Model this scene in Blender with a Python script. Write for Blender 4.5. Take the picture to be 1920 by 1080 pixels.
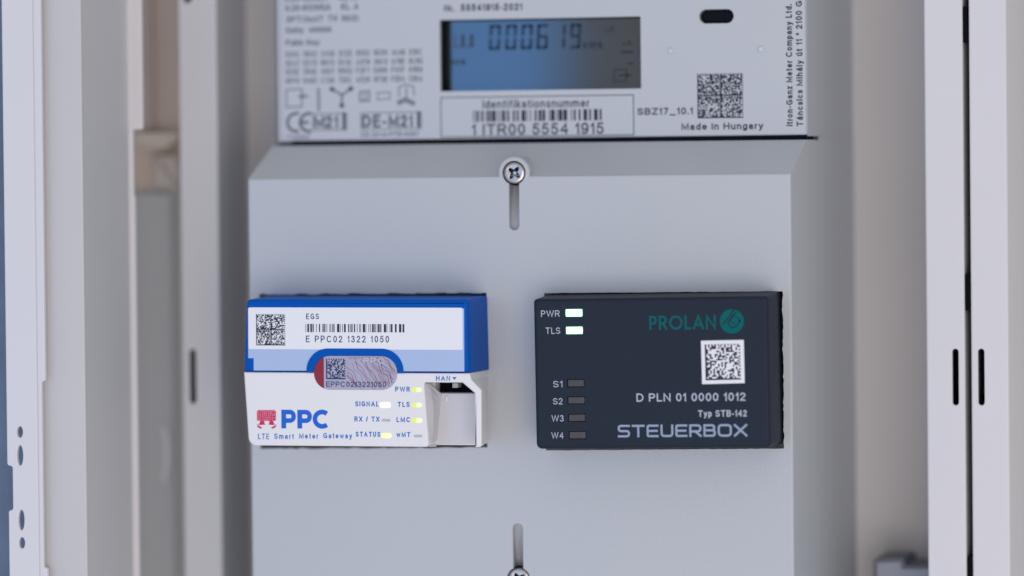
import bpy, bmesh, math, random
from mathutils import Vector, Matrix
from mathutils.geometry import tessellate_polygon

random.seed(7)
for o in list(bpy.data.objects):
    bpy.data.objects.remove(o)
SC = bpy.context.scene
COL = SC.collection
S = 0.001                       # geometry is written in millimetres

# ------------------------------------------------------------------ camera
YAW, PITCH, ROLL, DIST, MMPX = math.radians(13.0), math.radians(1.3), math.radians(0.57), 1500.0, 0.1745
FPX = DIST / MMPX
F = Vector((-math.sin(YAW) * math.cos(PITCH), math.cos(YAW) * math.cos(PITCH), -math.sin(PITCH)))
R0 = F.cross(Vector((0, 0, 1))).normalized()
U0 = R0.cross(F).normalized()
# the photograph's verticals lean to the right going down
CR = (R0 * math.cos(ROLL) + U0 * math.sin(ROLL)).normalized()
CU = (U0 * math.cos(ROLL) - R0 * math.sin(ROLL)).normalized()
R_, U_ = R0 * math.cos(ROLL) - U0 * math.sin(ROLL), U0 * math.cos(ROLL) + R0 * math.sin(ROLL)
CPOS = -F * DIST
cam_d = bpy.data.cameras.new('camera')
cam = bpy.data.objects.new('camera', cam_d)
COL.objects.link(cam)
m = Matrix((R_, U_, -F)).transposed().to_4x4()
m.translation = CPOS * S
cam.matrix_world = m
cam_d.sensor_width = 36.0
cam_d.lens = 36.0 * FPX / 1920.0
cam_d.clip_start, cam_d.clip_end = 0.05, 50.0
cam_d.dof.use_dof = True
cam_d.dof.focus_distance = (DIST - 15) * S
cam_d.dof.aperture_fstop = 3.1
SC.camera = cam

# ------------------------------------------------------------------ light
W = bpy.data.worlds.new('World')
SC.world = W
W.use_nodes = True
W.node_tree.nodes['Background'].inputs[0].default_value = (0.93, 0.955, 1.0, 1)
W.node_tree.nodes['Background'].inputs[1].default_value = 0.585
SC.view_settings.view_transform = 'Standard'
SC.view_settings.look = 'None'
SC.view_settings.exposure = 0.0
SC.view_settings.gamma = 1.0
SC.cycles.use_denoising = True
SC.cycles.max_bounces = 8


def area(name, loc, target, w, h, col, watts):
    d = bpy.data.lights.new(name, 'AREA')
    d.shape = 'RECTANGLE'
    d.size, d.size_y = w, h
    d.color, d.energy = col, watts
    o = bpy.data.objects.new(name, d)
    COL.objects.link(o)
    o.location = loc
    o.rotation_euler = (Vector(target) - Vector(loc)).to_track_quat('-Z', 'Y').to_euler()
    return o


# unseen blue lamp added on the left so the display reflects blue, neutral room light from the front right
area('blue_reflection_light', (-0.485, -1.2, -0.1), (-0.485, 0, -0.1), 0.45, 0.7, (0.02, 0.34, 1.0), 2.1)
area('room_light', (0.6, -1.9, -0.45), (0, 0, 0), 1.3, 1.0, (1.0, 0.90, 0.91), 14.6)


# ------------------------------------------------------------------ helpers
def P(px, py, Y):
    """Point of the plane y = Y (mm) that the photograph shows at (px, py)."""
    d = F * FPX + R_ * (px - 960.0) - U_ * (py - 540.0)
    t = (Y - CPOS.y) / d.y
    return CPOS + d * t


class Frame:
    """Local frame of a thing: origin in mm, turned about the axis that points into the scene."""

    def __init__(self, origin, ang=0.0):
        self.o = Vector(origin)
        self.a = ang

    def px(self, px, py, w):
        v = P(px, py, self.o.y + w) - self.o
        c, s = math.cos(-self.a), math.sin(-self.a)
        # turning about +Y: x' = x c + z s ; z' = -x s + z c
        return (v.x * c + v.z * s, -v.x * s + v.z * c)

    def poly(self, pts, w):
        return [self.px(x, y, w) for x, y in pts]


def tag(o, label=None, cat=None, group=None, kind=None):
    if label:
        o['label'] = label
    if cat:
        o['category'] = cat
    if group:
        o['group'] = group
    if kind:
        o['kind'] = kind
    return o


def thing(name, fr, label, cat, group=None):
    o = bpy.data.objects.new(name, None)
    COL.objects.link(o)
    o.empty_display_size = 0.01
    o.location = fr.o * S
    o.rotation_euler = (0, fr.a, 0)
    return tag(o, label, cat, group)


def build(name, bm, mat, parent=None, fr=None, smooth=35):
    bmesh.ops.recalc_face_normals(bm, faces=bm.faces)
    for f in bm.faces:
        f.smooth = bool(smooth) and not f.tag
    for e in bm.edges:
        lf = e.link_faces
        if len(lf) != 2 or lf[0].tag != lf[1].tag or (lf[0].normal.length and lf[1].normal.length and lf[0].normal.angle(lf[1].normal) > math.radians(smooth or 1)):
            e.smooth = False
    me = bpy.data.meshes.new(name)
    for v in bm.verts:
        v.co = v.co * S
    bm.to_mesh(me)
    bm.free()
    me.materials.append(mat)
    o = bpy.data.objects.new(name, me)
    COL.objects.link(o)
    if parent is not None:
        o.parent = parent
    elif fr is not None:
        o.location = fr.o * S
        o.rotation_euler = (0, fr.a, 0)
    return o


def area2(p):
    return sum(p[i][0] * p[(i + 1) % len(p)][1] - p[(i + 1) % len(p)][0] * p[i][1] for i in range(len(p))) / 2


def ccw(p):
    return list(p) if area2(p) > 0 else list(reversed(p))


def inset(p, d):
    """Move a counter-clockwise outline inwards by d."""
    n, out = len(p), []
    for i in range(n):
        a, b, c = Vector(p[i - 1]), Vector(p[i]), Vector(p[(i + 1) % n])
        e1, e2 = (b - a), (c - b)
        if e1.length < 1e-9 or e2.length < 1e-9:
            out.append(tuple(b))
            continue
        e1.normalize(); e2.normalize()
        n1, n2 = Vector((-e1.y, e1.x)), Vector((-e2.y, e2.x))
        mm = n1 + n2
        if mm.length < 1e-6:
            mm = n1
        mm.normalize()
        k = d / max(0.35, mm.dot(n1))
        q = b + mm * k
        out.append((q.x, q.y))
    return out


def rpoly(pts, r, seg=5, closed=True):
    """Round the corners of an outline; r is one radius or one per corner."""
    n = len(pts)
    rs = r if isinstance(r, (list, tuple)) else [r] * n
    out = []
    for i in range(n):
        b = Vector(pts[i])
        if (not closed and i in (0, n - 1)) or rs[i] <= 0:
            out.append((b.x, b.y))
            continue
        a, c = Vector(pts[i - 1]), Vector(pts[(i + 1) % n])
        u, v = (a - b), (c - b)
        lu, lv = u.length, v.length
        u.normalize(); v.normalize()
        ang = u.angle(v)
        t = min(rs[i] / math.tan(ang / 2), lu * 0.49, lv * 0.49)
        rr = t * math.tan(ang / 2)
        cen = b + (u + v).normalized() * (rr / math.sin(ang / 2))
        p0, p1 = b + u * t, b + v * t
        a0 = math.atan2(p0.y - cen.y, p0.x - cen.x)
        a1 = math.atan2(p1.y - cen.y, p1.x - cen.x)
        da = (a1 - a0 + math.pi) % (2 * math.pi) - math.pi
        for k in range(seg + 1):
            q = a0 + da * k / seg
            out.append((cen.x + rr * math.cos(q), cen.y + rr * math.sin(q)))
    return out


def circle(cx, cy, r, n=32, ry=None):
    ry = ry or r
    return [(cx + r * math.cos(2 * math.pi * k / n), cy + ry * math.sin(2 * math.pi * k / n)) for k in range(n)]


def cap(bm, loops, y):
    flat = [v for lp in loops for v in lp]
    if len(loops) == 1:
        bm.faces.new(loops[0]).tag = True
        return
    tris = tessellate_polygon([[Vector((v.co.x, v.co.z, 0)) for v in lp] for lp in loops])
    for t in tris:
        try:
            bm.faces.new([flat[i] for i in t]).tag = True
        except ValueError:
            pass


def bridge(bm, a, b):
    n = len(a)
    for i in range(n):
        bm.faces.new((a[i], a[(i + 1) % n], b[(i + 1) % n], b[i]))


def ring(bm, p, y):
    return [bm.verts.new((x, y, z)) for x, z in p]


def prism(bm, outer, y0, y1, holes=(), r=0.0, n=4, back=True, hr=0.0, outer_back=None):
    """Solid between y0 (front) and y1 (back) with a rounded front edge; holes go through."""
    outer = ccw(outer)
    fronts = []
    if r > 0:
        lps = []
        for k in range(n + 1):
            q = math.pi / 2 * k / n
            lps.append(ring(bm, inset(outer, r * (1 - math.sin(q))), y0 + r * (1 - math.cos(q))))
        for a, b in zip(lps, lps[1:]):
            bridge(bm, a, b)
        fronts.append(lps[0])
        last = lps[-1]
    else:
        last = ring(bm, outer, y0)
        fronts.append(last)
    bk = ring(bm, ccw(outer_back) if outer_back else outer, y1)
    bridge(bm, last, bk)
    backs = [bk]
    for h in holes:
        h = ccw(h)
        if hr > 0:
            l0 = ring(bm, inset(h, -hr), y0)
            l1 = ring(bm, inset(h, -hr * 0.3), y0 + hr * 0.3)
            l2 = ring(bm, h, y0 + hr)
            bridge(bm, l0, l1); bridge(bm, l1, l2)
            lf, lm = l0, l2
        else:
            lf = lm = ring(bm, h, y0)
        lb = ring(bm, h, y1)
        bridge(bm, lm, lb)
        fronts.append(lf)
        backs.append(lb)
    cap(bm, fronts, y0)
    if back:
        cap(bm, backs, y1)
    return bm


def box(bm, x0, x1, y0, y1, z0, z1):
    v = [bm.verts.new((x, y, z)) for x in (x0, x1) for y in (y0, y1) for z in (z0, z1)]
    for f in ((0, 1, 3, 2), (4, 6, 7, 5), (0, 4, 5, 1), (2, 3, 7, 6), (0, 2, 6, 4), (1, 5, 7, 3)):
        bm.faces.new([v[i] for i in f])
    return bm


def lathe(bm, cx, cz, prof, n=40):
    """prof: (radius, y) from the middle outwards, turned about the axis into the scene."""
    prev = None
    for r, y in prof:
        if r < 1e-6:
            cur = [bm.verts.new((cx, y, cz))]
        else:
            cur = [bm.verts.new((cx + r * math.cos(2 * math.pi * k / n), y, cz + r * math.sin(2 * math.pi * k / n))) for k in range(n)]
        if prev is not None:
            if len(prev) == 1:
                for k in range(n):
                    bm.faces.new((prev[0], cur[k], cur[(k + 1) % n]))
            else:
                bridge(bm, prev, cur)
        prev = cur
    return bm


def flat(bm, p, y):
    bm.faces.new(ring(bm, ccw(p), y))
    return bm


def rect(bm, x0, x1, z0, z1, y):
    return flat(bm, [(x0, z0), (x1, z0), (x1, z1), (x0, z1)], y)


def stroke(bm, pts, w, y, closed=False):
    """A printed line of width w along pts (x, z)."""
    n = len(pts)
    L, Rr = [], []
    for i in range(n):
        b = Vector(pts[i])
        a = Vector(pts[i - 1]) if (i > 0 or closed) else None
        c = Vector(pts[(i + 1) % n]) if (i < n - 1 or closed) else None
        d1 = (b - a).normalized() if a is not None else (c - b).normalized()
        d2 = (c - b).normalized() if c is not None else d1
        n1, n2 = Vector((-d1.y, d1.x)), Vector((-d2.y, d2.x))
        mm = (n1 + n2)
        mm = mm.normalized() if mm.length > 1e-6 else n1
        k = (w / 2) / max(0.45, mm.dot(n1))
        L.append(b + mm * k); Rr.append(b - mm * k)
    lv = [bm.verts.new((q.x, y, q.y)) for q in L]
    rv = [bm.verts.new((q.x, y, q.y)) for q in Rr]
    for i in range(n if closed else n - 1):
        j = (i + 1) % n
        bm.faces.new((lv[i], rv[i], rv[j], lv[j]))
    return bm


def E(cx, cy, rx, ry, a0, a1):
    n = max(3, int(abs(a1 - a0) / 22))
    return [(cx + rx * math.cos(math.radians(a0 + (a1 - a0) * k / n)), cy + ry * math.sin(math.radians(a0 + (a1 - a0) * k / n))) for k in range(n + 1)]


def full(cx, cy, rx, ry):
    return E(cx, cy, rx, ry, 90, 450)


# single-line letters: (width in cap heights, strokes); x runs 0..1 over the width, y 0..1 over the cap height
GLYPH = {
    '0': (.58, [full(.5, .5, .5, .5)]), '1': (.30, [[(0, .76), (1, 1), (1, 0)]]),
    '2': (.58, [E(.5, .72, .48, .28, 170, -22) + [(0, 0), (1, 0)]]),
    '3': (.58, [E(.47, .76, .42, .24, 160, -90), E(.47, .26, .52, .26, 90, -160)]),
    '4': (.62, [[(.78, 0), (.78, 1), (0, .3)], [(0, .3), (1, .3)]]),
    '5': (.58, [[(.92, 1), (.2, 1), (.08, .52)] + E(.48, .33, .5, .33, 125, -155)]),
    '6': (.58, [full(.5, .32, .5, .32), E(.55, .62, .55, .38, 40, 180) + [(0, .32)]]),
    '7': (.56, [[(0, 1), (1, 1), (.35, 0)]]), '8': (.58, [full(.5, .76, .42, .24), full(.5, .26, .5, .26)]),
    '9': (.58, [full(.5, .68, .5, .32), [(1, .68)] + E(.45, .38, .55, .38, 0, -140)]),
    'A': (.82, [[(0, 0), (.5, 1), (1, 0)], [(.2, .33), (.8, .33)]]),
    'B': (.68, [[(0, 0), (0, 1)], [(.1, 1)] + E(.6, .76, .35, .24, 90, -90) + [(.1, .52)], E(.6, .26, .4, .26, 90, -90) + [(.1, 0)]]),
    'C': (.78, [E(.52, .5, .52, .5, 45, 315)]), 'D': (.74, [[(0, 0), (0, 1)] + E(.45, .5, .55, .5, 90, -90) + [(0, 0)]]),
    'E': (.62, [[(1, 1), (0, 1), (0, 0), (1, 0)], [(.1, .52), (.9, .52)]]), 'F': (.58, [[(1, 1), (0, 1), (0, 0)], [(.1, .52), (.9, .52)]]),
    'G': (.80, [E(.52, .5, .52, .5, 45, 330), [(.55, .45), (1, .45), (1, .1)]]), 'H': (.72, [[(0, 0), (0, 1)], [(1, 0), (1, 1)], [(.1, .52), (.9, .52)]]),
    'I': (.13, [[(.5, 0), (.5, 1)]]), 'K': (.70, [[(0, 0), (0, 1)], [(1, 1), (0, .36)], [(.34, .58), (1, 0)]]),
    'L': (.55, [[(0, 1), (0, 0), (1, 0)]]), 'M': (.86, [[(0, 0), (0, 1), (.5, .1), (1, 1), (1, 0)]]), 'N': (.73, [[(0, 0), (0, 1), (1, 0), (1, 1)]]),
    'O': (.86, [full(.5, .5, .5, .5)]), 'P': (.66, [[(0, 0), (0, 1)], [(.1, 1)] + E(.6, .73, .4, .27, 90, -90) + [(.1, .46)]]),
    'R': (.72, [[(0, 0), (0, 1)], [(.1, 1)] + E(.58, .74, .38, .26, 90, -90) + [(.1, .48)], [(.5, .48), (1, 0)]]),
    'S': (.68, [E(.5, .75, .46, .25, 25, 270) + E(.5, .25, .5, .25, 88, -155)]), 'T': (.72, [[(0, 1), (1, 1)], [(.5, .95), (.5, 0)]]),
    'U': (.72, [[(0, 1)] + E(.5, .33, .5, .33, 180, 360) + [(1, 1)]]), 'V': (.8, [[(0, 1), (.5, 0), (1, 1)]]),
    'W': (1.15, [[(0, 1), (.25, 0), (.5, 1), (.75, 0), (1, 1)]]), 'X': (.74, [[(0, 1), (1, 0)], [(0, 0), (1, 1)]]),
    'Y': (.76, [[(0, 1), (.5, .45), (1, 1)], [(.5, .45), (.5, 0)]]), 'Z': (.68, [[(0, 1), (1, 1), (0, 0), (1, 0)]]),
    'a': (.54, [E(.5, .49, .43, .20, 160, 0) + [(.93, 0)], full(.46, .19, .46, .19)]), 'c': (.52, [E(.52, .345, .52, .345, 45, 315)]),
    'd': (.55, [full(.48, .345, .48, .345), [(1, 1), (1, 0)]]), 'e': (.57, [[(.04, .36), (1, .36)] + E(.5, .345, .5, .345, 15, 320)]),
    'b': (.55, [full(.52, .345, .48, .345), [(0, 1), (0, 0)]]),
    'f': (.36, [[(.38, 0)] + E(.8, .82, .42, .18, 180, 95), [(0, .69), (.9, .69)]]),
    'g': (.55, [full(.48, .345, .48, .345), [(1, .69)] + E(.5, -.06, .5, .21, 0, -150)]),
    'h': (.53, [[(0, 0), (0, 1)], [(0, .38)] + E(.5, .41, .5, .28, 165, 0) + [(1, 0)]]), 'i': (.13, [[(.5, 0), (.5, .69)], [(.5, .95), (.5, 1)]]),
    'k': (.50, [[(0, 0), (0, 1)], [(1, .69), (0, .24)], [(.36, .42), (1, 0)]]), 'l': (.13, [[(.5, 0), (.5, 1)]]),
    'm': (.86, [[(0, 0), (0, .69)], [(0, .4)] + E(.25, .43, .25, .26, 165, 0) + [(.5, 0)], [(.5, .4)] + E(.75, .43, .25, .26, 165, 0) + [(1, 0)]]),
    'n': (.53, [[(0, 0), (0, .69)], [(0, .38)] + E(.5, .41, .5, .28, 165, 0) + [(1, 0)]]), 'o': (.58, [full(.5, .345, .5, .345)]),
    'p': (.55, [[(0, -.28), (0, .69)], full(.52, .345, .48, .345)]), 'r': (.30, [[(0, 0), (0, .69)], [(0, .36)] + E(.85, .38, .85, .31, 165, 85)]),
    's': (.50, [E(.5, .52, .46, .17, 25, 270) + E(.5, .175, .5, .175, 88, -155)]),
    't': (.32, [[(.42, .92)] + E(.8, .14, .38, .14, 180, 280), [(0, .69), (.95, .69)]]),
    'u': (.53, [[(0, .69)] + E(.5, .28, .5, .28, 180, 350), [(1, .69), (1, 0)]]), 'w': (.80, [[(0, .69), (.25, 0), (.5, .66), (.75, 0), (1, .69)]]),
    'x': (.52, [[(0, .69), (1, 0)], [(0, 0), (1, .69)]]), 'y': (.54, [[(0, .69), (.52, 0)], [(1, .69), (.42, -.2), (.08, -.27)]]), 'z': (.5, [[(0, .69), (1, .69), (0, 0), (1, 0)]]),
    '.': (.13, [[(.5, .0), (.5, .03)]]), ',': (.16, [[(.6, .05), (.3, -.14)]]), '-': (.32, [[(0, .36), (1, .36)]]), '/': (.36, [[(0, 0), (1, 1)]]),
    ':': (.13, [[(.5, 0), (.5, .03)], [(.5, .6), (.5, .63)]]), '(': (.22, [E(1, .42, 1, .66, 110, 250)]), ')': (.22, [E(0, .42, 1, .66, 70, -70)]),
    '_': (.68, [[(0, -.16), (1, -.16)]]), '+': (.5, [[(0, .42), (1, .42)], [(.5, .12), (.5, .72)]]), '*': (.30, [[(.5, .62), (.5, 1)], [(.1, .72), (.9, .9)], [(.1, .9), (.9, .72)]]),
}
for _a, _b, _c in (('á', 'a', [[(.42, .84), (.68, 1.0)]]), ('ú', 'u', [[(.42, .84), (.68, 1.0)]]), ('ö', 'o', [[(.24, .9), (.24, .94)], [(.76, .9), (.76, .94)]]),
                   ('ő', 'o', [[(.24, .86), (.42, 1.02)], [(.62, .86), (.8, 1.02)]])):
    GLYPH[_a] = (GLYPH[_b][0], GLYPH[_b][1] + _c)
# wide technical capitals and round capitals of the two logos
WIDE = {
    'S': (1.0, [rpoly([(1, 1), (0, 1), (0, .5), (1, .5), (1, 0), (0, 0)], .2, 4, False)]), 'T': (1.05, [[(0, 1), (1, 1)], [(.5, .94), (.5, 0)]]),
    'E': (.98, [rpoly([(1, 1), (0, 1), (0, 0), (1, 0)], .12, 4, False), [(.1, .5), (.92, .5)]]), 'U': (1.05, [rpoly([(0, 1), (0, 0), (1, 0), (1, 1)], .25, 4, False)]),
    'R': (1.0, [[(0, 0), (0, 1)], rpoly([(.1, 1), (1, 1), (1, .42), (.1, .42)], [0, .26, .26, 0], 4, False), [(.5, .42), (1, 0)]]),
    'B': (1.0, [[(0, 0), (0, 1)], rpoly([(.1, 1), (.95, 1), (.95, .52), (.1, .52)], [0, .2, .2, 0], 4, False), rpoly([(.2, .52), (1, .52), (1, 0), (.1, 0)], .2, 4, False)]),
    'O': (1.15, [rpoly([(.5, 1), (0, 1), (0, 0), (1, 0), (1, 1), (.5, 1)], .28, 4, False)]), 'X': (1.1, [[(0, 1), (1, 0)], [(0, 0), (1, 1)]]),
}
ROUND = {
    'P': (.56, [[(0, 0), (0, 1)], [(.12, 1)] + E(.45, .72, .55, .28, 90, -90) + [(.12, .44)]]), 'R': (.60, [[(0, 0), (0, 1)], [(.12, 1)] + E(.45, .72, .5, .28, 90, -90) + [(.12, .44)], [(.45, .44), (1, 0)]]),
    'O': (.98, [full(.5, .5, .5, .5)]), 'L': (.46, [[(0, 1), (0, 0), (1, 0)]]), 'A': (.80, [[(0, 0), (.5, 1.0), (1, 0)], [(.22, .3), (.78, .3)]]), 'N': (.72, [[(0, 0), (0, 1), (1, 0), (1, 1)]]),
}


SP = 0.24


def text(bm, s, fr, x0, x1, ytop, ybase, w, th=0.165, up=False, table=None, gap=0.17):
    """Print s so that its ink spans pixels x0..x1 and its capitals ytop..ybase (at mid-span)."""
    table = table or GLYPH
    if not up:
        xm = (x0 + x1) / 2
        u0, u1 = fr.px(x0, ybase, w)[0], fr.px(x1, ybase, w)[0]
        v0, v1 = fr.px(xm, ybase, w)[1], fr.px(xm, ytop, w)[1]
        run, h = u1 - u0, v1 - v0
        put = lambda a, b: (u0 + a, v0 + b)
    else:                                   # reads upwards: x1 = baseline, ybase -> ytop the run
        ym = (ytop + ybase) / 2
        b0, t0 = fr.px(x1, ym, w)[0], fr.px(x0, ym, w)[0]
        z0, z1 = fr.px(x1, ybase, w)[1], fr.px(x1, ytop, w)[1]
        run, h = z1 - z0, b0 - t0
        put = lambda a, b: (b0 - b, z0 + a)
    t_ = th * h
    tot = sum(SP if c == ' ' else table[c][0] for c in s) + gap * (len(s) - 1)
    k = run / tot
    x = 0.0
    for c in s:
        if c == ' ':
            x += (SP + gap) * k
            continue
        wd, paths = table[c]
        wd *= k
        for i, path in enumerate(paths):
            pts = [Vector((x + t_ / 2 + a * (wd - t_), t_ / 2 + b * (h - t_))) for a, b in path]
            closed = (pts[0] - pts[-1]).length < 1e-5
            if closed:
                pts = pts[:-1]
            else:
                for i_, j_ in ((0, 1), (-1, -2)):
                    d = pts[i_] - pts[j_]
                    pts[i_] = pts[i_] + d.normalized() * (t_ / 2)
            stroke(bm, [put(p.x, p.y) for p in pts], t_, w - 0.004 * i, closed)
        x += wd + gap * k
    return bm


def lines(items, fr, w, mt, parent, th=0.165, name='lettering', table=None, up=False, gap=0.17):
    """Each printed line is a part of its own."""
    for it in items:
        bm = bmesh.new()
        text(bm, *it[:1], fr, *it[1:5], w, it[5] if len(it) > 5 else th, up, table, gap)
        build(name, bm, M[mt], parent, smooth=0)


def matrix_code(bm, quad, n, w, rng, cross=False, fill=0.5):
    """Dark modules of a square two-dimensional code: solid left and bottom edge, dotted top and right edge."""
    (ax, az), (bx, bz), (cx, cz), (dx, dz) = quad       # bottom-left, bottom-right, top-right, top-left

    def at(i, j):
        s_, t_ = i / n, j / n
        return ((ax * (1 - s_) + bx * s_) * (1 - t_) + (dx * (1 - s_) + cx * s_) * t_,
                (az * (1 - s_) + bz * s_) * (1 - t_) + (dz * (1 - s_) + cz * s_) * t_)
    for j in range(n):
        i = 0
        while i < n:
            def on(i, j):
                if i == 0 or j == 0:
                    return True
                if i == n - 1:
                    return j % 2 == 0
                if j == n - 1:
                    return i % 2 == 0
                if cross and (i == n // 2 or j == n // 2):
                    return True
                if cross and (i == n // 2 - 1 or j == n // 2 - 1):
                    return (i + j) % 2 == 0
                return cells[j][i]
            if not j and not i:
                cells = [[rng.random() < fill for _ in range(n)] for _ in range(n)]
            if on(i, j):
                k = i
                while k + 1 < n and on(k + 1, j):
                    k += 1
                a, b, c, d = at(i, j), at(k + 1, j), at(k + 1, j + 1), at(i, j + 1)
                bm.faces.new([bm.verts.new((p[0], w, p[1])) for p in (a, b, c, d)])
                i = k + 1
            else:
                i += 1
    return bm


def bars(bm, x0, x1, z0, z1, w, rng, n=60):
    unit = [rng.choice((1, 1, 1, 2, 2, 3, 4)) for _ in range(n | 1)]
    tot = sum(unit)
    x = x0
    for i, u in enumerate(unit):
        d = (x1 - x0) * u / tot
        if i % 2 == 0:
            rect(bm, x, x + d, z0, z1, w)
        x += d
    return bm


# ------------------------------------------------------------------ materials
def mat(name, col, rough=0.5, bump=0.0, bscale=900.0, var=0.03, vscale=25.0, metal=0.0, ior=1.45, spec=0.5, emit=None, estr=0.0, spots=0.0, spot_col=None):
    mt = bpy.data.materials.new(name)
    mt.use_nodes = True
    nt = mt.node_tree
    b = nt.nodes['Principled BSDF']
    b.inputs['Roughness'].default_value = rough
    b.inputs['Metallic'].default_value = metal
    b.inputs['IOR'].default_value = ior
    b.inputs['Specular IOR Level'].default_value = spec
    tc = nt.nodes.new('ShaderNodeTexCoord')
    nz = nt.nodes.new('ShaderNodeTexNoise')
    nz.inputs['Scale'].default_value = vscale
    nz.inputs['Detail'].default_value = 4
    nt.links.new(tc.outputs['Object'], nz.inputs['Vector'])
    mx = nt.nodes.new('ShaderNodeMix')
    mx.data_type = 'RGBA'
    mx.inputs[6].default_value = (*[c * (1 - var) for c in col], 1)
    mx.inputs[7].default_value = (*[min(1, c * (1 + var)) for c in col], 1)
    nt.links.new(nz.outputs['Fac'], mx.inputs[0])
    outc = mx.outputs[2]
    if spots > 0:
        n2 = nt.nodes.new('ShaderNodeTexNoise')
        n2.inputs['Scale'].default_value = 260.0
        n2.inputs['Detail'].default_value = 1
        nt.links.new(tc.outputs['Object'], n2.inputs['Vector'])
        rp = nt.nodes.new('ShaderNodeValToRGB')
        rp.color_ramp.elements[0].position = 0.74
        rp.color_ramp.elements[1].position = 0.80
        nt.links.new(n2.outputs['Fac'], rp.inputs[0])
        m2 = nt.nodes.new('ShaderNodeMix')
        m2.data_type = 'RGBA'
        ml = nt.nodes.new('ShaderNodeMath'); ml.operation = 'MULTIPLY'
        ml.inputs[1].default_value = spots
        nt.links.new(rp.outputs[0], ml.inputs[0])
        nt.links.new(ml.outputs[0], m2.inputs[0])
        nt.links.new(outc, m2.inputs[6])
        m2.inputs[7].default_value = (*(spot_col or (0.25, 0.25, 0.27)), 1)
        outc = m2.outputs[2]
    nt.links.new(outc, b.inputs['Base Color'])
    if bump > 0:
        n3 = nt.nodes.new('ShaderNodeTexNoise')
        n3.inputs['Scale'].default_value = bscale
        n3.inputs['Detail'].default_value = 3
        nt.links.new(tc.outputs['Object'], n3.inputs['Vector'])
        bp = nt.nodes.new('ShaderNodeBump')
        bp.inputs['Strength'].default_value = bump
        bp.inputs['Distance'].default_value = 0.0004
        nt.links.new(n3.outputs['Fac'], bp.inputs['Height'])
        nt.links.new(bp.outputs[0], b.inputs['Normal'])
    if emit:
        b.inputs['Emission Color'].default_value = (*emit, 1)
        b.inputs['Emission Strength'].default_value = estr
    return mt


def led_mat(name, c0, c1, strength):
    """Lit lens whose colour runs from c0 on its left to c1 on its right."""
    mt = mat(name, (0.22, 0.22, 0.12), 0.3)
    nt = mt.node_tree
    b = nt.nodes['Principled BSDF']
    tc = nt.nodes.new('ShaderNodeTexCoord')
    sp = nt.nodes.new('ShaderNodeSeparateXYZ')
    nt.links.new(tc.outputs['Generated'], sp.inputs[0])
    rp = nt.nodes.new('ShaderNodeValToRGB')
    rp.color_ramp.elements[0].color = (*c0, 1)
    rp.color_ramp.elements[1].color = (*c1, 1)
    rp.color_ramp.elements[0].position = 0.35
    rp.color_ramp.elements[1].position = 0.62
    nt.links.new(sp.outputs[0], rp.inputs[0])
    nt.links.new(rp.outputs[0], b.inputs['Emission Color'])
    b.inputs['Emission Strength'].default_value = strength
    return mt


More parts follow.
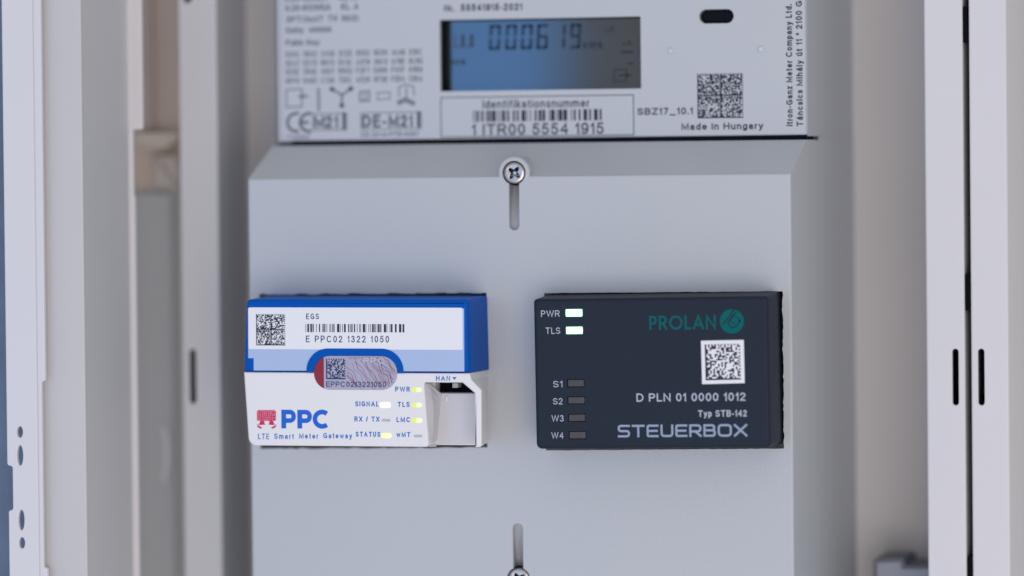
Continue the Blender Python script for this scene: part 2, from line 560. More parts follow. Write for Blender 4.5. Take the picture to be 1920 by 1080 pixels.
M = dict(
    cover=mat('grey_plastic', (0.505, 0.53, 0.55), 0.42, 0.28, 1500, 0.02, 18, spots=0.10, spot_col=(0.6, 0.62, 0.65)),
    plate=mat('printed_plate', (0.525, 0.545, 0.575), 0.38, 0.03, 1200, 0.015),
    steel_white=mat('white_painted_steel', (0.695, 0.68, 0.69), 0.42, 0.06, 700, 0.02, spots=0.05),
    steel_white_shaded=mat('shaded_white_steel', (0.59, 0.585, 0.595), 0.45, 0.06, 700, 0.03, spots=0.05),  # white paint darkened to carry the shade on left upright and side face
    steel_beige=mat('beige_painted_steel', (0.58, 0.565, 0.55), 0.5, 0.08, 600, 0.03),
    wall_in=mat('cabinet_lining', (0.575, 0.55, 0.54), 0.6, 0.08, 500, 0.03),
    brown=mat('brown_plastic', (0.60, 0.49, 0.405), 0.55, 0.05, 400, 0.05),
    grey_panel=mat('grey_panel', (0.455, 0.445, 0.43), 0.5, 0.05, 400, 0.04),
    plaster=mat('blue_grey_plaster', (0.15, 0.20, 0.29), 0.85, 0.9, 420, 0.25, 90, spots=0.5, spot_col=(0.25, 0.28, 0.34)),
    black=mat('black_plastic', (0.002, 0.0025, 0.004), 0.6, 0.05, 900, 0.1, spec=0.08),
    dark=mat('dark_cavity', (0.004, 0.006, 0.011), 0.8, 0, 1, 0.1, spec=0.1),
    white=mat('white_plastic', (0.82, 0.805, 0.80), 0.40, 0.05, 1500, 0.012),
    niche=mat('shaded_white_plastic', (0.63, 0.615, 0.63), 0.5, 0.05, 1500, 0.02),  # white plastic with the socket niche's shade put into its colour
    blue=mat('blue_plastic', (0.0, 0.094, 0.46), 0.45, 0.06, 1500, 0.03, spec=0.08),
    paleblue=mat('pale_blue_sheet', (0.42, 0.53, 0.74), 0.35, 0.02, 600, 0.06, 40),
    label=mat('white_paper_label', (0.84, 0.84, 0.86), 0.45, 0.02, 900, 0.01),
    ink=mat('black_ink', (0.012, 0.018, 0.035), 0.5, 0, 1, 0.1),
    ink_grey=mat('grey_ink', (0.085, 0.09, 0.115), 0.5, 0, 1, 0.1),
    ink_soft=mat('soft_grey_ink', (0.085, 0.095, 0.12), 0.5, 0, 1, 0.1),
    ink_pale=mat('pale_grey_ink', (0.20, 0.215, 0.26), 0.5, 0, 1, 0.1),
    ink_blue=mat('blue_ink', (0.004, 0.15, 0.52), 0.5, 0, 1, 0.05),
    logo_blue=mat('logo_blue_ink', (0.0, 0.12, 0.62), 0.5, 0, 1, 0.03),
    ink_navy=mat('navy_ink', (0.02, 0.04, 0.12), 0.5, 0, 1, 0.1),
    red=mat('red_ink', (0.62, 0.012, 0.085), 0.5, 0, 1, 0.06, 300),
    pink=mat('pale_pink_ink', (0.80, 0.45, 0.55), 0.5, 0, 1, 0.05),
    seal=mat('seal_foil', (0.42, 0.40, 0.50), 0.32, 0.02, 900, 0.10, 120),
    seal_red=mat('seal_red', (0.27, 0.006, 0.018), 0.4, 0, 1, 0.06),
    seal_line=mat('seal_magenta_line', (0.30, 0.05, 0.13), 0.5, 0, 1, 0.1),
    seal_pale=mat('seal_pale_print', (0.56, 0.53, 0.63), 0.4, 0, 1, 0.05),
    slate=mat('slate_plastic', (0.0115, 0.019, 0.033), 0.5, 0.22, 1500, 0.08, 60, spec=0.25),
    slate_print=mat('pale_print', (0.50, 0.52, 0.62), 0.5, 0, 1, 0.05),
    steuer_print=mat('steel_blue_print', (0.30, 0.36, 0.50), 0.4, 0, 1, 0.06, 60),
    teal=mat('teal_print', (0.0, 0.125, 0.13), 0.5, 0, 1, 0.05, spec=0.1),
    lens_off=mat('unlit_lens', (0.062, 0.060, 0.066), 0.5, 0.1, 500, 0.45, 320),
    lens_grey=mat('unlit_white_lens', (0.50, 0.51, 0.55), 0.35, 0, 1, 0.2, 400),
    led_green=mat('green_lit_lens', (0.8, 0.9, 0.8), 0.3, emit=(0.55, 1.0, 0.72), estr=2.6),
    led_bloom_rim=mat('green_bloom_rim', (0.01, 0.10, 0.04), 0.4, emit=(0.02, 0.42, 0.13), estr=0.9),  # emissive rim stands in for green bloom around the lit lamps
    led_lime=led_mat('lime_lit_lens', (0.70, 0.84, 0.01), (0.98, 1.0, 0.62), 0.85),
    led_yellow=led_mat('yellow_lit_lens', (0.95, 1.0, 0.38), (0.98, 1.0, 0.50), 0.95),
    led_white=led_mat('white_lit_lens', (1.0, 1.0, 0.98), (1.0, 1.0, 1.0), 1.2),
    lcd=mat('liquid_crystal_glass', (0.011, 0.022, 0.031), 0.06, 0, 1, 0.06, 30, ior=2.0),
    lcd_ink=mat('liquid_crystal_segment', (0.006, 0.010, 0.02), 0.12, 0, 1, 0.05, ior=1.6),
    lcd_pale=mat('faint_segment', (0.032, 0.04, 0.05), 0.2, 0, 1, 0.05, ior=1.75),
    chrome=mat('zinc_plated_steel', (0.50, 0.46, 0.42), 0.34, 0.15, 900, 0.1, 300, metal=1.0),
    recess=mat('shaded_recess_steel', (0.02, 0.022, 0.026), 0.6, 0, 1, 0.1, metal=1.0),  # screw steel darkened to carry the shade inside the cross recess
    glass_black=mat('smoked_lens', (0.003, 0.005, 0.009), 0.12, 0, 1, 0.05, spec=0.15),
    clear=mat('clear_knob', (0.62, 0.65, 0.70), 0.2, 0, 1, 0.03),
    slate_block=mat('dark_grey_plastic', (0.26, 0.285, 0.33), 0.5, 0.05, 500, 0.05),
    slate_edge=mat('black_grey_plastic', (0.13, 0.135, 0.155), 0.5, 0.05, 500, 0.05),
)

# ------------------------------------------------------------------ setting
YW = 86.0                                        # back of the cabinet
ZT, ZB = 175.0, -175.0                           # built a little past the frame, top and bottom

bm = bmesh.new()
x0, x1 = P(200, 540, YW).x, P(2100, 540, YW).x
box(bm, x0, x1, YW, YW + 2, ZB, ZT)
tag(build('cabinet_back_wall', bm, M['wall_in'], smooth=0), kind='structure')

bm = bmesh.new()
box(bm, P(-260, 540, -25).x, P(60, 540, -25).x, -25, -20, ZB, ZT)
tag(build('outer_wall', bm, M['plaster'], smooth=0), kind='structure')

# ---- metal profiles of the cabinet
YP = 30.0


def profile(px0, px1, label, slots, holes=(), mt='steel_white', group='slotted upright profiles of the cabinet'):
    xa, xb = P(px0, 540, YP).x, P(px1, 540, YP).x
    fr = Frame(((xa + xb) / 2, YP, ZB))
    t = thing('upright_profile', fr, label, 'profile', group)
    hs = []
    for (a, b, c, d) in slots:
        q = fr.poly([(a, c), (b, c), (b, d), (a, d)], 0)
        ux0, ux1 = (q[0][0] + q[3][0]) / 2, (q[1][0] + q[2][0]) / 2
        hs.append(rpoly([(ux0, q[3][1]), (ux1, q[3][1]), (ux1, q[0][1]), (ux0, q[0][1])], (ux1 - ux0) * 0.5, 6))
    for (a, b, r) in holes:
        c = fr.px(a, b, 0)
        hs.append(circle(c[0], c[1], r, 24))
    hw, H = (xb - xa) / 2, ZT - ZB
    bm = bmesh.new()
    prism(bm, [(-hw, 0), (hw, 0), (hw, H), (-hw, H)], 0, 1.5, hs, r=0.7, hr=0.25)
    build('face', bm, M[mt], t)
    for s in (-1, 1):
        bm = bmesh.new()
        a, b = sorted((s * hw, s * (hw - 1.2)))
        box(bm, a, b, 1.5, YW - YP, 0, H)
        build('side_flange', bm, M[mt], t, smooth=0)
    bm = bmesh.new()
    box(bm, -hw + 1.3, hw - 1.3, 14, 15, 0, H)
    build('slot_shade_backing', bm, M['dark'], t, smooth=0)  # dark sheet behind the slots paints the shade of the hollow profile
    return t


profile(340, 411, 'blurred white upright with one slot, between the left cabinet frame and the meter', [(355, 367.5, 655, 757)], [(351, -3, 1.5)], 'steel_white_shaded')
profile(1736, 1808.5, 'white slotted upright right of the meter, on the near side of the black gap', [(1785.8, 1797.4, 654, 760)])
profile(1820, 1890.5, 'white slotted upright at the right edge, on the far side of the black gap', [(1834, 1845.8, 654, 760)])

# black clips in the gap between the two right-hand profiles
for (a, b, lab) in ((12, 80, 'topmost of the black clips in the narrow gap between the white uprights'),
                    (514, 583, 'black clip above the two slots in the gap between the white uprights'),
                    (1042, 1110, 'lowest of the black clips in the narrow gap between the white uprights')):
    ym = (a + b) / 2
    c = P(1814.3 + (ym - 540) * 0.0096, ym, YP + 0.8)
    fr = Frame((c.x, YP, P(1814, b, YP).z))
    h = P(1814, a, YP).z - fr.o.z
    bm = bmesh.new()
    prism(bm, rpoly([(-0.82, 0), (0.82, 0), (0.82, h), (-0.82, h)], 0.5, 3), 0.6, 10, r=0.15, n=2)
    o = build('gap_clip', bm, M['black'], fr=fr)
    tag(o, lab, 'clip', 'black clips in the gap')
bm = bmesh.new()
box(bm, P(1809, 540, 46).x, P(1819, 540, 46).x + 0.6, 46, 47, ZB, ZT)  # near-black strip paints the shade deep in the gap
tag(build('gap_shade_strip', bm, M['dark'], smooth=0), 'added dark strip standing in for shade in the narrow gap between the two white uprights', 'seal')

# ---- left frame of the cabinet: edge flange, face, side and rim
fr = Frame((P(75, 540, -55).x, -55, ZB))
t = thing('cabinet_side_frame', fr, 'white steel frame with punched holes at the left edge of the photo', 'cabinet frame')
H = ZT - ZB
g = lambda x, y, w=0: fr.px(x, y, w)
xl, xn, xr = g(9, 540)[0], g(23.5, 915)[0], g(67, 540)[0]
n0, n1 = g(15, 873)[1], g(15, 957)[1]
outl = [(xr, 0), (xr, H), (xl, H), (xl, n0), (xn, n0 - 0.2), (xn, n1 + 0.2), (xl + 0.3, n1), (xl + 0.3, 0)]
outl = rpoly(outl, [0, 0, 0, 1.2, 0.8, 0.8, 1.2, 0], 5)
hs = []
for (cx, cy, rx, ry) in ((37, 810, 5.6, 10.5), (37.5, 854, 5.6, 19), (40, 975, 5.6, 19), (41, 1018, 5.6, 10.5)):
    c = g(cx, cy)
    hs.append(circle(c[0], c[1], rx * MMPX, 24, ry * MMPX))
bm = bmesh.new()
prism(bm, outl, 0, 1.5, hs, r=0.45, n=3, hr=0.3)
build('edge_flange', bm, M['steel_white'], t)
bm = bmesh.new()
xa, xb, xc = g(67.3, 540, 0.7)[0], g(82.5, 540, 0.7)[0], g(75.5, 540, 0.7)[0]
s0, s1 = g(80, 713, 0.7)[1], g(80, 1066, 0.7)[1]
o2 = rpoly([(xa, 0), (xb, 0), (xb, s1), (xc, s1 + 0.6), (xc, s0 - 0.6), (xb, s0), (xb, H), (xa, H)], [0, 0, .8, .5, .5, .8, 0, 0], 4)
prism(bm, o2, 0.7, 2.4, r=0.4, n=3)
build('hem_strip', bm, M['steel_white'], t)
bm = bmesh.new()
xd = g(157.5, 540, 5)[0]
prism(bm, [(xc - 1.5, 0), (xd, 0), (xd, H), (xc - 1.5, H)], 5, 7, r=0.5)
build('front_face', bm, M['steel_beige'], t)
bm = bmesh.new()
box(bm, xd - 1.5, xd - 0.02, 7, 54, 0, H)
build('side_face', bm, M['steel_white_shaded'], t, smooth=0)
bm = bmesh.new()
yr = 54
xe, xf, xg = xd - 1.5, g(266, 120, yr)[0], g(256.5, 700, yr)[0]
q0, q1 = g(255, 243, yr)[1], g(250, 372, yr)[1]
xh = g(249.5, 310, yr)[0]
prism(bm, rpoly([(xe, 0), (xg, 0), (xg, q1), (xh, q1 + 1.5), (xh, q0), (xf, q0), (xf, H), (xe, H)], [0, 0, .8, .8, .3, .8, 0, 0], 4), yr, yr + 1.5, r=0.5)
build('inner_rim', bm, M['steel_white'], t)

# ---- neighbouring compartment between the frame and the profile
fr = Frame((P(300, 540, 66).x, 66, ZB))
t = thing('side_compartment', fr, 'blurred brown and grey lining of the narrow bay left of the upright', 'panel')
g = lambda x, y, w=0: fr.px(x, y, w)
bm = bmesh.new()
ztop = g(300, 357, -3)[1]
prism(bm, [(g(236, 540, -3)[0], ztop), (g(349, 540, -3)[0], ztop), (g(349, 540, -3)[0], H), (g(236, 540, -3)[0], H)], -3, -0.1)
build('brown_lining', bm, M['brown'], t, smooth=0)
bm = bmesh.new()
prism(bm, [(g(262, 0, -6)[0], g(262, 246, -6)[1]), (g(284, 0, -6)[0], g(262, 246, -6)[1]), (g(284, 0, -6)[0], H), (g(262, 0, -6)[0], H)], -6, -3.05, r=0.5)
build('corner_batten', bm, mat('dark_brown_plastic', (0.44, 0.37, 0.32), 0.55), t)
bm = bmesh.new()
prism(bm, rpoly([(g(245, 0, -12)[0], g(290, 277, -12)[1]), (g(305, 0, -12)[0], g(290, 278, -12)[1]), (g(330, 0, -12)[0], g(290, 262, -12)[1]),
                 (g(334, 0, -12)[0], g(290, 250, -12)[1]), (g(245, 0, -12)[0], g(290, 248, -12)[1])], 0.5), -12, -3.1, r=0.8)
build('bracket', bm, mat('tan_plastic', (0.60, 0.52, 0.42), 0.5), t)
bm = bmesh.new()
prism(bm, rpoly([(g(284, 0, -8)[0], g(290, 356, -8)[1]), (g(334, 0, -8)[0], g(290, 356, -8)[1]), (g(334, 0, -8)[0], g(290, 291, -8)[1]), (g(284, 0, -8)[0], g(290, 290, -8)[1])], 0.5), -8, -3.1, r=0.8)
build('block', bm, mat('brown_block', (0.54, 0.47, 0.41), 0.5), t)
bm = bmesh.new()
zc = g(290, 364, -9)[1]
prism(bm, [(g(236, 540, -9)[0], 0), (g(322, 540, -9)[0], 0), (g(322, 540, -9)[0], zc), (g(236, 540, -9)[0], zc)], -9, -7.5, r=0.6)
build('grey_cover', bm, M['grey_panel'], t)
bm = bmesh.new()
arc = [g(305 + 14 * math.cos(a) * 1.0, 850 + 55 * math.sin(a), -9) for a in [math.radians(k) for k in range(-75, 76, 15)]]
arc_in = [g(299 + 10 * math.cos(a), 850 + 52 * math.sin(a), -9) for a in [math.radians(k) for k in range(75, -76, -15)]]
prism(bm, arc + arc_in, -10.2, -9.02, r=0.35, n=2)
build('highlight_ridge', bm, mat('pale_highlight_plastic', (0.62, 0.61, 0.60), 0.4), t)  # pale colour paints the curved highlight on the grey cover

# ---- dark block at the foot of the right-hand field
fr = Frame((P(1690, 1075, 58).x, 58, ZB))
t = thing('busbar_block', fr, 'dark grey stepped plastic block low down between the meter and the white upright', 'terminal block')
g = lambda x, y, w=0: fr.px(x, y, w)
pts = [(1637, 1048), (1694, 1046), (1698, 1061), (1790, 1060), (1790, 1200), (1637, 1200)]
bm = bmesh.new()
prism(bm, rpoly(fr.poly(pts, 0), 0.6), 0, 26, r=0.5)
build('housing', bm, M['slate_edge'], t)
bm = bmesh.new()
pts = [(1644, 1055), (1688, 1053), (1691, 1067), (1790, 1066), (1790, 1200), (1644, 1200)]
prism(bm, rpoly(fr.poly(pts, -0.8), 0.6), -0.8, -0.05, r=0.3)
build('lid', bm, M['slate_block'], t)

# ---- mounting plate at the back of the gap between the left upright and the meter
fr = Frame((P(500, 540, 66).x, 66, ZB))
bm = bmesh.new()
box(bm, P(425, 540, 66).x - fr.o.x, P(525, 540, 66).x - fr.o.x, 0, 2, 0, ZT - ZB)
tag(build('mounting_plate', bm, M['wall_in'], fr=fr, smooth=0), 'blurred pale beige plate in the gap between the left upright and the meter', 'plate')

# ------------------------------------------------------------------ electricity meter
YM = 22.0
DRAFT = 0.085           # the housings widen towards the back
fr = Frame((P(1010, 265, YM).x, YM, P(1010, 265, YM).z))
meter = thing('electricity_meter', fr, 'grey electricity meter with printed name plate and display reading 000619', 'electricity meter')
g = lambda x, y, w=0: fr.px(x, y, w)
xl, xr = g(520, 262)[0], g(1513, 250)[0]
Ht = ZT - fr.o.z
zlo = g(1010, 261)[1]
meter['z_low'] = zlo + fr.o.z
bm = bmesh.new()
lcdp = [g(825.5, 172), g(1202, 165.5), g(1200.5, 30), g(823.5, 38)]
lx0, lx1 = (lcdp[0][0] + lcdp[3][0]) / 2, (lcdp[1][0] + lcdp[2][0]) / 2
lz0, lz1 = (lcdp[0][1] + lcdp[1][1]) / 2, (lcdp[2][1] + lcdp[3][1]) / 2
lcd_hole = rpoly([(lx0, lz0), (lx1, lz0), (lx1, lz1), (lx0, lz1)], 0.3, 3)
oc = g(1343, 30.5)
ow, oh = 33 * MMPX, 13.5 * MMPX
oval = rpoly([(oc[0] - ow, oc[1] - oh), (oc[0] + ow, oc[1] - oh), (oc[0] + ow, oc[1] + oh), (oc[0] - ow, oc[1] + oh)], oh, 8)
px0, px1 = g(529, 262)[0], g(1511, 252)[0]
body = [(xl, zlo), (xr, zlo), (xr, Ht), (xl, Ht)]
prism(bm, body, 0.9, 2.4, [lcd_hole, oval], r=0.8, n=3, outer_back=body)
box(bm, xl + 1.5, xr - 1.5, 2.4, 62, zlo, zlo + 1.2)
build('housing', bm, M['cover'], meter)
for x, dr in ((xl, 0.0), (xr, DRAFT)):
    bm = bmesh.new()
    bm.faces.new([bm.verts.new(p) for p in ((x, 1.75, zlo), (x, 1.75, Ht), (x + dr * 64, 63.8, Ht), (x + dr * 64, 63.8, zlo))])
    build('side_wall', bm, M['cover'], meter, smooth=0)
bm = bmesh.new()
prism(bm, [(px0, zlo + 0.6), (px1, zlo + 0.6), (px1, Ht), (px0, Ht)], 0.35, 0.88, [lcd_hole, oval], r=0.2, n=2)
plate = build('name_plate', bm, M['plate'], meter)
# display well
bm = bmesh.new()
DW = 8.5
w0, w1, w2, w3 = lx0 - .05, lx1 + .05, lz0 - .05, lz1 + .05
for q in ((w0 - .6, w0, w2, w3), (w1, w1 + .6, w2, w3), (w0 - .6, w1 + .6, w2 - .6, w2), (w0 - .6, w1 + .6, w3, w3 + .6)):
    box(bm, q[0], q[1], 2.45, DW, q[2], q[3])
disp = build('display', bm, M['dark'], meter, smooth=0)
bm = bmesh.new()
box(bm, w0 - .5, w1 + .5, DW, DW + 1, w2 - .5, w3 + .5)
build('display_glass', bm, M['lcd'], disp, smooth=0)
yl = DW - 0.06


def seg7(bm, x0, x1, zt, zb, on, sl=0.06, th=None):
    """Seven-segment digit between x0..x1 and zb..zt; on = letters a..g."""
    th = th or (x1 - x0) * 0.29
    zm = (zt + zb) / 2
    gp = th * 0.12
    sx = lambda x, z: (x + sl * (z - zb), z)
    r = {'a': (x0, x1, zt - th, zt), 'g': (x0, x1, zm - th / 2, zm + th / 2), 'd': (x0, x1, zb, zb + th)}
    v = {'f': (x0, x0 + th, zm, zt), 'b': (x1 - th, x1, zm, zt), 'e': (x0, x0 + th, zb, zm), 'c': (x1 - th, x1, zb, zm)}
    for k in on:
        if k in r:
            a, b, c, d = r[k]
            pts = [(a + th * .3 + gp, c), (b - th * .3 - gp, c), (b - gp, (c + d) / 2), (b - th * .3 - gp, d), (a + th * .3 + gp, d), (a + gp, (c + d) / 2)]
        else:
            a, b, c, d = v[k]
            pts = [(a, c + th * .5 + gp), ((a + b) / 2, c + gp), (b, c + th * .5 + gp), (b, d - th * .5 - gp), ((a + b) / 2, d - gp), (a, d - th * .5 - gp)]
        flat(bm, [sx(*p) for p in pts], yl)


DIG = {'0': 'abcdef', '6': 'acdefg', '1': 'bc', '9': 'abcdfg'}
for ch, a, b in (('0', 917, 939), ('0', 948, 969), ('0', 977, 999), ('6', 1006, 1028), ('1', 1039, 1060), ('9', 1068, 1089)):
    bm = bmesh.new()
    p0, p1 = g((a + b) / 2, 46 - (a - 917) * 0.016, yl), g((a + b) / 2, 94 - (a - 917) * 0.016, yl)
    seg7(bm, g(a, 70, yl)[0] - 0.3, g(b, 70, yl)[0] - 0.3, p0[1], p1[1], DIG[ch])
    build('digit', bm, M['lcd_ink'], disp, smooth=0)
bm = bmesh.new()
text(bm, 'kWh', fr, 1093, 1129, 78, 91, yl, .28)
text(bm, 'L3', fr, 1135, 1150, 49, 60, yl, .2)
text(bm, '+A', fr, 1167, 1185, 76, 86, yl, .24)
for (a, b, c, d) in ((1164, 1187, 95, 100), (1177, 1188, 117, 121)):
    rect(bm, g(a, c, yl)[0], g(b, c, yl)[0], g(a, d, yl)[1], g(a, c, yl)[1], yl)
stroke(bm, [g(*p, yl) for p in ((1151, 131), (1175, 130), (1175, 152), (1151, 153))], 0.45, yl, True)
stroke(bm, [g(*p, yl) for p in ((1160, 142), (1170, 141), (1184, 141))], 0.7, yl)
build('symbols', bm, M['lcd_ink'], disp, smooth=0)
bm = bmesh.new()
text(bm, '1.8.0', fr, 851, 889, 64, 90, yl, .2)
text(bm, 'more', fr, 843, 872, 108, 122, yl, .26)
build('faint_symbols', bm, M['lcd_pale'], disp, smooth=0)
# optical sensor window
bm = bmesh.new()
prism(bm, inset(ccw(oval), 0.05), 2.6, 6, r=0.8, n=3)
build('sensor_window', bm, M['glass_black'], meter)
for (cx, cy) in ((1257.5, 95), (1426.5, 92)):
    c = g(cx, cy, 0)
    bm = bmesh.new()
    lathe(bm, c[0], c[1], [(0, -0.75), (0.5, -0.7), (0.85, -0.4), (1.0, 0.0), (1.15, 0.34)], 24)
    build('knob', bm, M['clear'], meter)

# print on the plate
wp = 0.30
rng = random.Random(3)
lines((('Nr.', 833, 851, 9, 21.5, .2), ('55541915-2021', 864, 979, 7, 20, .19), ('Identifikationsnummer', 905, 1105, 186, 202, .145), ('1 ITR00 5554 1915', 885, 1132, 231, 252.5, .15),
       ('SBZ17_10.1', 1195, 1299, 202, 215, .19), ('Made in Hungary', 1278, 1431, 230, 243, .19)), fr, wp, 'ink', plate)
lines((('Itron-Ganz Meter Company Ltd.', 1473.5, 1485.5, 8, 236, .19), ('Táncsics Mihály út 11 * 2100 Gödöllő', 1492.5, 1504.5, -46, 237, .19)), fr, wp, 'ink', plate, up=True)
bm = bmesh.new()
za, zb_ = g(1007, 227, wp)[1], g(1007, 206, wp)[1]
bars(bm, g(887, 216, wp)[0], g(1128, 216, wp)[0], za, zb_, wp, rng, 61)
build('barcode', bm, M['ink'], plate, smooth=0)
bm = bmesh.new()
stroke(bm, [(g(827, 220, wp)[0], g(1007, 255, wp)[1]), (g(1188, 220, wp)[0], g(1007, 255, wp)[1]), (g(1188, 220, wp)[0], g(1007, 180.5, wp)[1]), (g(827, 220, wp)[0], g(1007, 180.5, wp)[1])], 0.32, wp, True)
build('printed_border', bm, M['ink_grey'], plate, smooth=0)
bm = bmesh.new()
a, b = g(1308, 222, wp), g(1393, 137, wp)
matrix_code(bm, [(a[0], a[1]), (b[0], a[1]), (b[0], b[1]), (a[0], b[1])], 36, wp, rng, True, 0.52)
build('matrix_code', bm, M['ink'], plate, smooth=0)
lines([(q, a, b, y - h, y) for q, a, b, y, h in (('0,25-5(60)A', 533, 612, 2, 12), ('Kl. A', 636, 668, 1, 12), ('IL20-6/(100)A', 536, 620, 20, 12), ('KL. A', 640, 672, 18, 12),
      ('3PT/3x4T', 537, 606, 42, 12), ('TN', 615, 632, 40, 12), ('05/21', 641, 672, 40, 12), ('Entity:', 537, 570, 62, 11), ('400000', 579, 621, 61, 11), ('Public Key:', 536, 600, 85, 11))],
      fr, wp, 'ink_grey', plate, .17)
for j, y in enumerate((107, 124, 140, 157)):
    lines([(''.join(rng.choice('0123456789ABCDEF') for _ in range(4)), 536 + i * 33, 561 + i * 33, y - 11 - i * 0.62, y - i * 0.62) for i in range(8)], fr, wp, 'ink_grey', plate, .13)
lines((('7713500', 538, 580, 253, 261), ('DE-20-M-PTB-0087', 678, 785, 247, 256)), fr, wp, 'ink_grey', plate, .15)
bm = bmesh.new()
for (s, a, b, c, d) in (('M', 589, 609, 217, 240), ('21', 610, 634, 217, 240), ('DE-M', 679, 748, 215, 239), ('21', 751, 774, 215, 238)):
    text(bm, s, fr, a, b, c, d, wp, .2)
for cx in (556, 580):
    stroke(bm, [g(cx + 17 * math.cos(q), 229.5 - 17 * math.sin(q), wp) for q in [math.radians(k) for k in range(75, 286, 15)]], 0.9, wp)
stroke(bm, [g(563, 229.5, wp), g(578, 229.5, wp)], 0.9, wp)
for (x, y0, y1) in ((645, 211, 242), (785, 209, 239)):
    stroke(bm, [g(x, y0, wp), g(x, y1, wp)], 1.1, wp)
stroke(bm, [g(*p, wp) for p in ((587, 214), (650, 213), (650, 243), (587, 244))], 0.3, wp, True)
stroke(bm, [g(*p, wp) for p in ((677, 212), (790, 210), (790, 241), (677, 243))], 0.25, wp, True)
build('approval_marks', bm, M['ink_soft'], plate, smooth=0)
bm = bmesh.new()
stroke(bm, [g(*p, wp) for p in ((537, 168), (566, 167), (566, 200), (537, 201))], 0.5, wp, True)
stroke(bm, [g(*p, wp) for p in ((560, 181), (577, 180))], 0.9, wp)
stroke(bm, [g(597, 165, wp), g(598, 208, wp)], 0.9, wp)
stroke(bm, [g(*p, wp) for p in ((621, 166), (641, 178), (660, 165))], 0.8, wp)
stroke(bm, [g(641, 178, wp), g(641, 200, wp)], 0.8, wp)
for cx, cy in ((622, 167), (658, 166), (641, 198)):
    flat(bm, circle(*g(cx, cy, wp), 0.9, 12), wp)
stroke(bm, [g(*p, wp) for p in ((675, 172), (692, 171), (692, 189), (675, 190))], 0.6, wp, True)
text(bm, '2', fr, 680, 687, 175, 187, wp, .16)
stroke(bm, [g(*p, wp) for p in ((708, 174), (731, 173), (731, 185), (708, 187))], 0.4, wp, True)
stroke(bm, [g(*p, wp) for p in ((748, 182), (748, 163), (760, 158), (775, 162), (777, 180))], 0.45, wp)
stroke(bm, [g(762, 163, wp), g(762, 183, wp)], 0.5, wp)
stroke(bm, [g(*p, wp) for p in ((745, 194), (760, 187), (778, 195))], 1.6, wp)
build('pictograms', bm, M['ink_pale'], plate, smooth=0)

# ------------------------------------------------------------------ terminal cover
fr = Frame((P(975, 540, 0).x, 0, ZB))
cov = thing('terminal_cover', fr, 'large plain grey plastic terminal cover with two screws and two cut-outs', 'cover')
g = lambda x, y, w=0: fr.px(x, y, w)
xl, xr = g(466.5, 540)[0], g(1484.5, 540)[0]
zr = g(970, 330)[1]


def rough(p0, p1, n, amp, rg):
    out = []
    for k in range(n):
        s_ = k / n
        out.append((p0[0] + (p1[0] - p0[0]) * s_ + rg.uniform(-amp, amp) * (k > 0), p0[1] + (p1[1] - p0[1]) * s_ + rg.uniform(-amp, amp) * (k > 0)))
    return out


rg = random.Random(11)


def cut(x0, y0, x1, y1, amps, dx=0.0, dy=0.0):
    c = [g(x0, y1), g(x1, y1 + dy), g(x1 - dx, y0 + dy), g(x0 - dx, y0)]
    o = []
    for i in range(4):
        o += rough(c[i], c[(i + 1) % 4], 44 if amps[i] > 0 else 4, amps[i], rg)
    return o


hole_g = cut(488, 551.5, 914, 841.5, (0.22, 0.10, 0.26, 0.06), 2.0, -2.5)
hole_s = cut(1023.5, 549.5, 1470, 844.5, (0.06, 0.22, 0.06, 0.06), 3.0, -3.5)


def keyhole(cx, cy, r, hw, yend, up=False):
    c = g(cx, cy)
    e = g(cx + (yend - cy) * 0.0096, yend)
    h = hw * MMPX
    R = r * MMPX
    a0 = math.asin(h / R)
    s_ = -1 if not up else 1
    pts = []
    n = 26
    st = -math.pi / 2 * (1 if not up else -1)
    for k in range(n + 1):
        q = st + a0 + (2 * math.pi - 2 * a0) * k / n
        pts.append((c[0] + R * math.cos(q), c[1] + R * math.sin(q)))
    zc = e[1] - s_ * h
    tail = []
    for k in range(9):
        q = math.pi * k / 8
        tail.append((c[0] - h * math.cos(q), zc + s_ * h * math.sin(q)))
    if up:
        tail.reverse()
    return pts + tail, c


kh1, c1 = keyhole(963.5, 324, 22.5, 9.8, 432)
kh2, c2 = keyhole(972, 1086, 22.5, 9.8, 981, True)
RB = 30.5 * MMPX
dz = zr - c1[1]
a0 = math.asin(dz / RB)
outl = [(xl, 0), (xr, 0), (xr, zr)]
for k in range(19):
    q = a0 + (math.pi - 2 * a0) * k / 18
    outl.append((c1[0] + RB * math.cos(q), c1[1] + RB * math.sin(q)))
outl += [(xl, zr)]
bm = bmesh.new()
prism(bm, outl, 0, 2.0, [hole_g, hole_s, kh1, kh2], r=0.8, n=4)
build('front_plate', bm, M['cover'], cov)
# sloping shoulder and side walls
bm = bmesh.new()
zb = g(1010, 268, 22)[1]
xbl, xbr = g(512, 268, 22)[0], xr + DRAFT * 21.5
f0, f1 = 0.82, 21.5
v = [bm.verts.new(q) for q in ((xl, f0, zr - 0.05), (xr, f0, zr - 0.05), (xbr, f1, zb), (xbl, f1, zb))]
bm.faces.new(v)
build('shoulder', bm, M['cover'], cov, smooth=0)
zm = meter['z_low'] - fr.o.z
for x, xr_, sh in ((xl, xl, xbl), (xr, xr + DRAFT * YW, None)):
    bm = bmesh.new()
    at_ = lambda y: (x + (xr_ - x) * y / YW) if sh is None or y < 1 else sh
    q = [bm.verts.new(p) for p in ((x, 0.81, 0), (x, 0.81, zr - 0.02), (at_(f1), f1, zb), (at_(37), 37, zb), (at_(37), 37, zm), (at_(YW), YW - 0.2, zm), (xr_, YW - 0.2, 0))]
    if sh is None:
        bm.faces.new(q)
    else:
        bm.faces.new((q[0], q[1], q[2], q[3], q[4], q[5], q[6]))
    build('side_wall', bm, M['cover'], cov, smooth=0)
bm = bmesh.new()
xg = g(548, 268, 24)[0]
